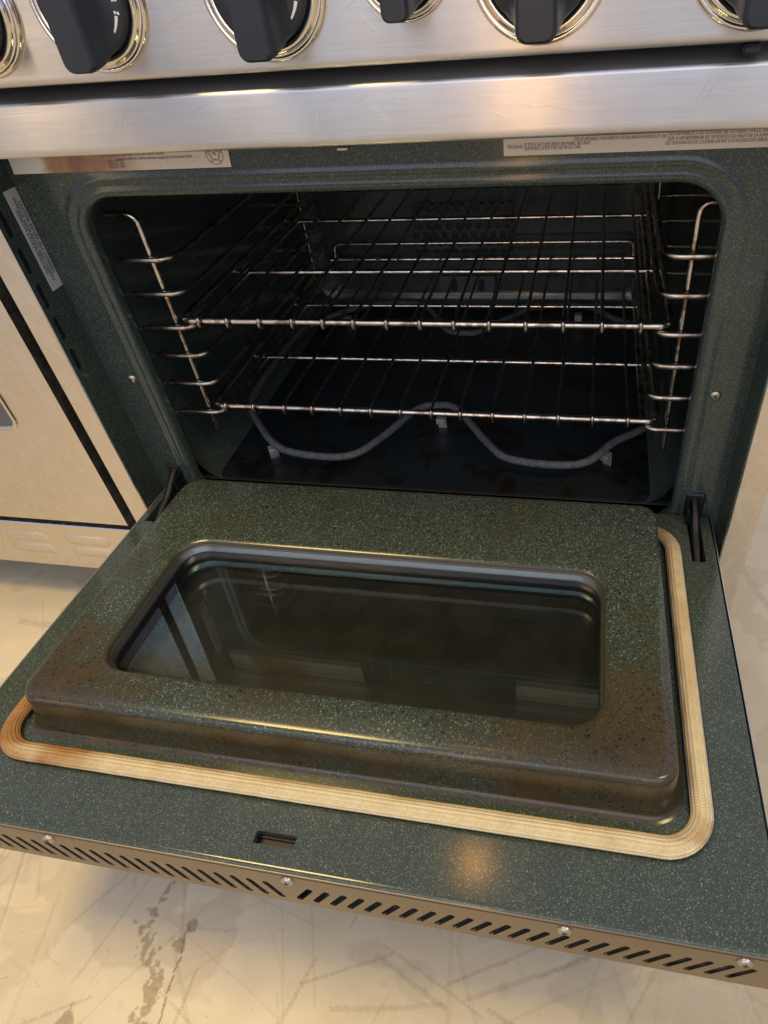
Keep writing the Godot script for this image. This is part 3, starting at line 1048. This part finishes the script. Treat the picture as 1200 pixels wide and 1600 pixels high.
	for p in [[-0.0047, 0.0350], [-0.0056, 0.0348], [-0.0058, 0.0340], [-0.0056, 0.0334], [-0.0050, 0.0330], [-0.0050, 0.0050]]:
		var d: float = p[0]
		rows.append(in_xz(rounded(-0.2475 - d, 0.2475 + d, 0.1600 - d, 0.3478 + d, 0.034 + d, 8), p[1]))
	loft(st, rows)
	build(st, "glass_seat", M.black, door)
	st = mb()
	cap(st, in_xz(rounded(-0.241, 0.241, 0.1665, 0.3415, 0.028, 8), 0.0270))
	build(st, "inner_glass", M.coated, door)
	st = mb()
	cap(st, in_xz(rounded(-0.241, 0.241, 0.1665, 0.3415, 0.028, 8), 0.0120))
	build(st, "inner_glass", M.glass, door)
	st = mb()
	var hs := [Vector3(-0.25, 0.0055, 0.155), Vector3(0.25, 0.0055, 0.155), Vector3(0.25, 0.0055, 0.352), Vector3(-0.25, 0.0055, 0.352)]
	for k in [0, 1, 2, 0, 2, 3]:
		vert(st, hs[k], Vector2((hs[k].x + 0.25) / 0.5, (hs[k].z - 0.155) / 0.197))
	build(st, "heat_screen", M.screen, door)
	# woven gasket
	st = mb()
	rows = []
	uvs = []
	var n := noise(14.0, 3, 61)
	for k in 49:
		var a := TAU * k / 48.0
		# eight braided cords side by side over the top, a plain foot below
		var rib := 0.00045 * absf(sin(a * 8.0)) if sin(a) > -0.1 else 0.0
		var d := cos(a) * (0.0088 + rib)
		var o := rounded(-0.3268 - d, 0.3268 + d, 0.040 - d, 0.4156 + d, 0.034 + d, 10)
		# finer steps along the sides for the scorch marks
		var fine := PackedVector3Array()
		var fu := PackedVector2Array()
		var len := 0.0
		for i in o.size():
			var p := o[i]
			var q := o[(i + 1) % o.size()]
			var m := maxi(1, int(p.distance_to(q) / 0.008))
			if i % 11 == 10:
				m = 46
			for j in m:
				var t := p.lerp(q, float(j) / m)
				var bump := 0.0007 * n.get_noise_2d(t.x * 3.0, t.y * 3.0)
				fine.append(Vector3(t.x, 0.0044 + sin(a) * (0.0046 + rib) + bump, t.y))
				fu.append(Vector2(len / 0.0200, k / 48.0 * 4.0))
				len += p.distance_to(q) / m
		fine.append(fine[0])
		fu.append(Vector2(len / 0.0200, k / 48.0 * 4.0))
		rows.append(fine)
		uvs.append(fu)
	# one ruler for every row so that stitches line up
	for k in range(1, rows.size()):
		for i in uvs[k].size():
			uvs[k][i] = Vector2(uvs[0][i].x, uvs[k][i].y)
	var burn := func(p: Vector3) -> Color:
		var nz := n.get_noise_2d(p.x, p.z)
		var f := 1.0 - smoothstep(-0.33, -0.12, p.x + 0.10 * nz)
		var k := maxf(f * 0.92, (0.15 + 0.5 * maxf(0.0, nz)) * (1.0 - smoothstep(0.2, 0.36, p.z)))
		if p.z < 0.12:
			k = maxf(k, 0.8 - p.z * 6.6)
		k = clampf(k + 0.45 * maxf(0.0, n.get_noise_2d(p.x * 2.0 + 9.0, p.z * 2.0) - 0.15), 0.0, 1.0)
		# scorched along the edge that meets the liner
		var inner := smoothstep(0.4130, 0.4085, p.z) if p.z > 0.39 else smoothstep(0.3245, 0.3200, absf(p.x))
		k = clampf(k + inner * (0.35 + 0.6 * n.get_noise_2d(p.x * 1.3 + 4.0, p.z * 1.3)), 0.0, 1.0)
		return Color(1, 1, 1).lerp(Color(0.48, 0.27, 0.11), k)
	loft(st, rows, uvs, false, false, burn)
	build(st, "gasket", M.braid, door)

func wedge(st: SurfaceTool, strip: Callable, x: float, y0: float, y1: float, s: float, pitch: float) -> void:
	# the plain piece between the last slot and the end of the strip
	var c := 0.0
	for i in 24:
		var t: float = 0.0054 + i * pitch if s > 0.0 else -0.0220 - i * pitch
		if absf(t) <= 0.362:
			c = t
	var lean := 0.0200 if s > 0 else -0.0140
	var e := c + s * pitch / 2
	var q := [Vector2(e - lean / 2, y0), Vector2(x, y0), Vector2(x, y1), Vector2(e + lean / 2, y1)]
	for k in [0, 1, 2, 0, 2, 3]:
		vert(st, strip.call(q[k], 0.0), q[k])

func make_inside(r: Node) -> void:
	# ladder supports: an upright and six runners on each wall
	var levels := [0.3165, 0.2735, 0.2275, 0.1870, 0.1440, 0.0970]
	for s in [-1.0, 1.0]:
		var ux: float = -0.3045 if s < 0 else 0.3155
		var tip: float = -0.2800 if s < 0 else 0.2905
		var st := mb()
		tube(st, bend([Vector3(s * 0.343, 0.368, -0.052), Vector3(ux, 0.368, -0.052), Vector3(ux, 0.062, -0.052)], 0.014, 5), 0.0036, 10)
		var up := build(st, "rack_support", M.rail, r)
		st = mb()
		tube(st, bend([Vector3(s * 0.343, 0.368, -0.50), Vector3(ux, 0.368, -0.50), Vector3(ux, 0.062, -0.50)], 0.014, 5), 0.0036, 8)
		build(st, "rear_upright", M.rail, up)
		for y in levels:
			st = mb()
			tube(st, bend([Vector3(s * 0.344, y, -0.0450), Vector3(tip, y, -0.0450), Vector3(tip - s * 0.004, y, -0.075), Vector3(tip - s * 0.004, y, -0.500), Vector3(s * 0.344, y, -0.507)], 0.018, 6), 0.0036, 10)
			build(st, "runner", M.runner, up)
	# bake element: a bent tube in a W along the front and back
	var half := [[-0.297, -0.138], [-0.2355, -0.068], [-0.186, -0.044], [-0.109, -0.0445], [-0.070, -0.095], [-0.037, -0.163], [-0.005, -0.177], [0.027, -0.167], [0.0815, -0.091], [0.122, -0.054], [0.2124, -0.0515], [0.2585, -0.104], [0.303, -0.144]]
	var pts := []
	for p in half:
		pts.append(Vector3(p[0], 0.030, p[1]))
	pts.append(Vector3(0.318, 0.03, -0.20))
	pts.append(Vector3(0.318, 0.03, -0.37))
	for i in range(half.size() - 1, -1, -1):
		pts.append(Vector3(half[i][0], 0.030, -0.555 - half[i][1] * 0.85))
	pts.append(Vector3(-0.318, 0.03, -0.37))
	pts.append(Vector3(-0.318, 0.03, -0.20))
	pts.append(pts[0])
	var st := mb()
	tube(st, smooth_path(pts, 6), 0.0054, 10)
	var el := build(st, "heating_element", M.element, r)
	for p in [[-0.237, -0.066, 0.6], [0.003, -0.158, 0.0], [0.250, -0.088, -0.5], [-0.246, -0.478, 0.0], [0.196, -0.497, 0.0]]:
		st = mb()
		box(st, Vector3(-0.0065, -0.030, -0.0006), Vector3(0.0065, -0.0055, 0.0006), 0.0002)
		box(st, Vector3(-0.0065, -0.0065, -0.0006), Vector3(0.0065, -0.0053, 0.012), 0.0002)
		box(st, Vector3(-0.0065, -0.014, 0.0110), Vector3(0.0065, -0.0060, 0.0122), 0.0002)
		var c := build(st, "clip", M.clip, el)
		c.transform = Transform3D(Basis(Vector3.UP, p[2]), Vector3(p[0], 0.030, p[1]))
	# fan cover with round holes on the back wall
	st = mb()
	var place := func(p: Vector2, d: float) -> Vector3: return Vector3(p.x, p.y, -0.572 - d)
	var step := 0.0185
	for j in 6:
		for i in 10:
			var c := Vector2(-0.115 + i * step + (step / 2 if j % 2 else 0.0), 0.112 + j * step * 0.87)
			var cell := PackedVector2Array()
			var hole := PackedVector2Array()
			for k in 6:
				cell.append(c + Vector2.from_angle(TAU * (k + 0.5) / 6.0) * step * 0.5774)
			for k in 10:
				hole.append(c + Vector2.from_angle(TAU * k / 10.0) * 0.0066)
			holed(st, cell, hole, 0.002, place)
	var fan := build(st, "fan_cover", M.enamel, r)
	bar("fan_opening", Vector3(-0.118, 0.108, -0.5795), Vector3(0.068, 0.198, -0.5765), M.black, fan)
	st = mb()
	var yb := 0.0315
	var bp := func(p: Vector2, d: float) -> Vector3: return Vector3(p.x, p.y, -0.5680 - d)
	for k in 2:
		var x0 := -0.0770 + k * 0.0545
		holed(st, PackedVector2Array([Vector2(x0, yb), Vector2(x0 + 0.0545, yb), Vector2(x0 + 0.0545, yb + 0.033), Vector2(x0, yb + 0.033)]), rounded(x0 + 0.022, x0 + 0.034, yb + 0.001, yb + 0.026, 0.005, 4), 0.0015, bp)
	build(st, "element_bracket", M.bracket, r)
	bar("bracket_recess", Vector3(-0.07, 0.03, -0.5775), Vector3(0.026, 0.06, -0.5715), M.black, r)

func make_rack(y: float, rails: Array, xs: Array, label: String) -> void:
	var root := Node3D.new()
	root.name = "oven_rack"
	add_child(root, true)
	root.position = Vector3(0.004, y, 0)
	root.set_meta("label", label)
	root.set_meta("category", "oven rack")
	root.set_meta("group", "wire racks in the oven")
	var hx := 0.3005
	var z0: float = rails[0]
	var z1: float = rails[3]
	# outer frame, upturned at the front corners
	var st := mb()
	var path := []
	for p in rounded(-hx, hx, z1, z0, 0.016, 5):
		path.append(Vector3(p.x, 0.0, p.y))
	tube(st, path, 0.0042, 12, true)
	build(st, "frame_rail", M.rail, root)
	for i in [1, 2]:
		st = mb()
		tube(st, [Vector3(-hx, -0.0062, rails[i]), Vector3(hx, -0.0062, rails[i])], 0.0034, 10)
		build(st, "cross_rail", M.rail, root)
	# raised back stop
	st = mb()
	tube(st, bend([Vector3(-0.283, 0.0, z1 - 0.002), Vector3(-0.283, 0.028, z1 - 0.006), Vector3(0.283, 0.028, z1 - 0.006), Vector3(0.283, 0.0, z1 - 0.002)], 0.012, 5), 0.0034, 10)
	build(st, "back_stop", M.rail, root)
	var src: MeshInstance3D = null
	for x in xs:
		if src == null:
			st = mb()
			var h := 0.0062
			tube(st, bend([Vector3(0, -0.004, z1 - 0.0045), Vector3(0, h, z1 - 0.0045), Vector3(0, h, z0 - 0.003)], 0.0045, 5), 0.0021, 8)
			src = build(st, "wire", M.wire, root)
			st = mb()
			tube(st, bend([Vector3(0, h, z0 - 0.0029), Vector3(0, h, z0 + 0.0064), Vector3(0, -h, z0 + 0.0064), Vector3(0, -h, z0 - 0.002)], 0.0055, 6), 0.0026, 10)
			build(st, "wire_end", M.rail, src)
			src.position.x = x - 0.004
		else:
			copy_of(src, root, Vector3(x - 0.004, 0, 0))

func area(called: String, at: Vector3, target: Vector3, size: Vector2, energy: float, c: Color) -> void:
	var l := AreaLight3D.new()
	l.name = called
	l.area_size = size
	l.area_normalize_energy = true
	l.light_energy = energy
	l.light_color = c
	l.area_range = 20.0
	l.area_attenuation = 2.0
	l.shadow_enabled = true
	add_child(l)
	l.look_at_from_position(at, target, Vector3.UP if absf((target - at).normalized().y) < 0.95 else Vector3.BACK)

func _ready() -> void:
	# camera
	var cam := Camera3D.new()
	cam.name = "camera"
	add_child(cam)
	cam.near = 0.05
	cam.far = 60.0
	cam.projection = Camera3D.PROJECTION_FRUSTUM
	var f := 1026.066
	cam.size = 2.0 * 0.05 * 800.0 / f
	cam.frustum_offset = Vector2(0.05 * -113.013 / f, 0.05 * -55.36 / f)
	cam.transform = Transform3D(Basis.from_euler(Vector3(-0.7037, 0.2413, -0.1028), EULER_ORDER_YXZ), Vector3(0.2119, 0.5981, 0.6376))
	cam.current = true
	# light: pale daylight all round, a wide soft opening behind the camera, warm ceiling lamps, added fills
	var we := WorldEnvironment.new()
	var env := Environment.new()
	env.background_mode = Environment.BG_COLOR
	env.background_color = Color(0.82, 0.86, 1.0)
	env.background_energy_multiplier = 0.56
	env.tonemap_mode = Environment.TONE_MAPPER_LINEAR
	env.tonemap_exposure = 1.27
	env.sdfgi_enabled = true
	env.ssao_enabled = true
	env.ssil_enabled = true
	we.environment = env
	add_child(we)
	area("ceiling_lamp", Vector3(-0.80, 2.2, 0.30), Vector3(-0.80, 0.0, 0.30), Vector2(0.62, 0.62), 3.6, Color(1.0, 0.85, 0.52))
	area("daylight_opening", Vector3(0.3, 2.4, 4.0), Vector3(0.0, 0.3, 0.2), Vector2(6.0, 3.2), 6.0, Color(0.96, 0.97, 1.0))
	area("added_fill_right", Vector3(1.5, 2.3, 0.8), Vector3(1.5, 0.0, 0.8), Vector2(0.62, 0.62), 2.2, Color(1.0, 0.87, 0.58))  # added fill light, warms the floor right of the range
	area("warm_lamp", Vector3(-0.13, 2.4, -0.62), Vector3(-0.13, 0.0, -0.62), Vector2(0.07, 0.07), 0.075, Color(1.0, 0.72, 0.36))
	area("added_streak_light", Vector3(-0.17, 0.75, 3.4), Vector3(-0.17, 0.75, 0.0), Vector2(0.15, 1.9), 0.5, Color(1.0, 0.74, 0.38))  # added tall strip light, shaped to draw the warm streak on the ledge
	area("added_streak_light_far", Vector3(-3.0, 0.75, 3.4), Vector3(-0.3, 0.75, 0.0), Vector2(0.3, 1.9), 0.4, Color(1.0, 0.85, 0.62))  # second added strip, for the fainter streak on the left of the ledge

	make_materials()
	M.liner_lip = M.char_lip

	# setting
	var st := mb()
	var g := 10.0
	var a := [Vector3(-g, -0.25, -g), Vector3(g, -0.25, -g), Vector3(g, -0.25, g), Vector3(-g, -0.25, g)]
	for k in [0, 1, 2, 0, 2, 3]:
		vert(st, a[k], Vector2((a[k].x + 1.6) / 3.2, (a[k].z + 1.3) / 3.2))
	var fl := build(st, "floor", M.floor, self)
	fl.set_meta("kind", "structure")
	fl.set_meta("label", "scuffed beige concrete floor")

	# the range
	var r := Node3D.new()
	r.name = "range_cooker"
	add_child(r)
	r.set_meta("label", "stainless steel double oven range with its green speckled oven door hanging open")
	r.set_meta("category", "range cooker")
	make_front_trim(r)
	make_front_frame(r)
	make_left_oven(r)
	make_door(r)
	make_inside(r)
	make_labels(r)
	make_rack(0.2352, [-0.050, -0.211, -0.415, -0.556], [-0.2676, -0.2286, -0.186, -0.1424, -0.1028, -0.0639, -0.0224, 0.0184, 0.0592, 0.1009, 0.1433, 0.1857, 0.2287, 0.2709], "upper wire oven rack, on the third runner from the top")
	make_rack(0.1047, [-0.051, -0.194, -0.3715, -0.5545], [-0.2742, -0.2325, -0.1878, -0.1475, -0.107, -0.0645, -0.0237, 0.0182, 0.0569, 0.099, 0.1405, 0.1828, 0.2251, 0.2683], "lower wire oven rack, just above the grey heating element")
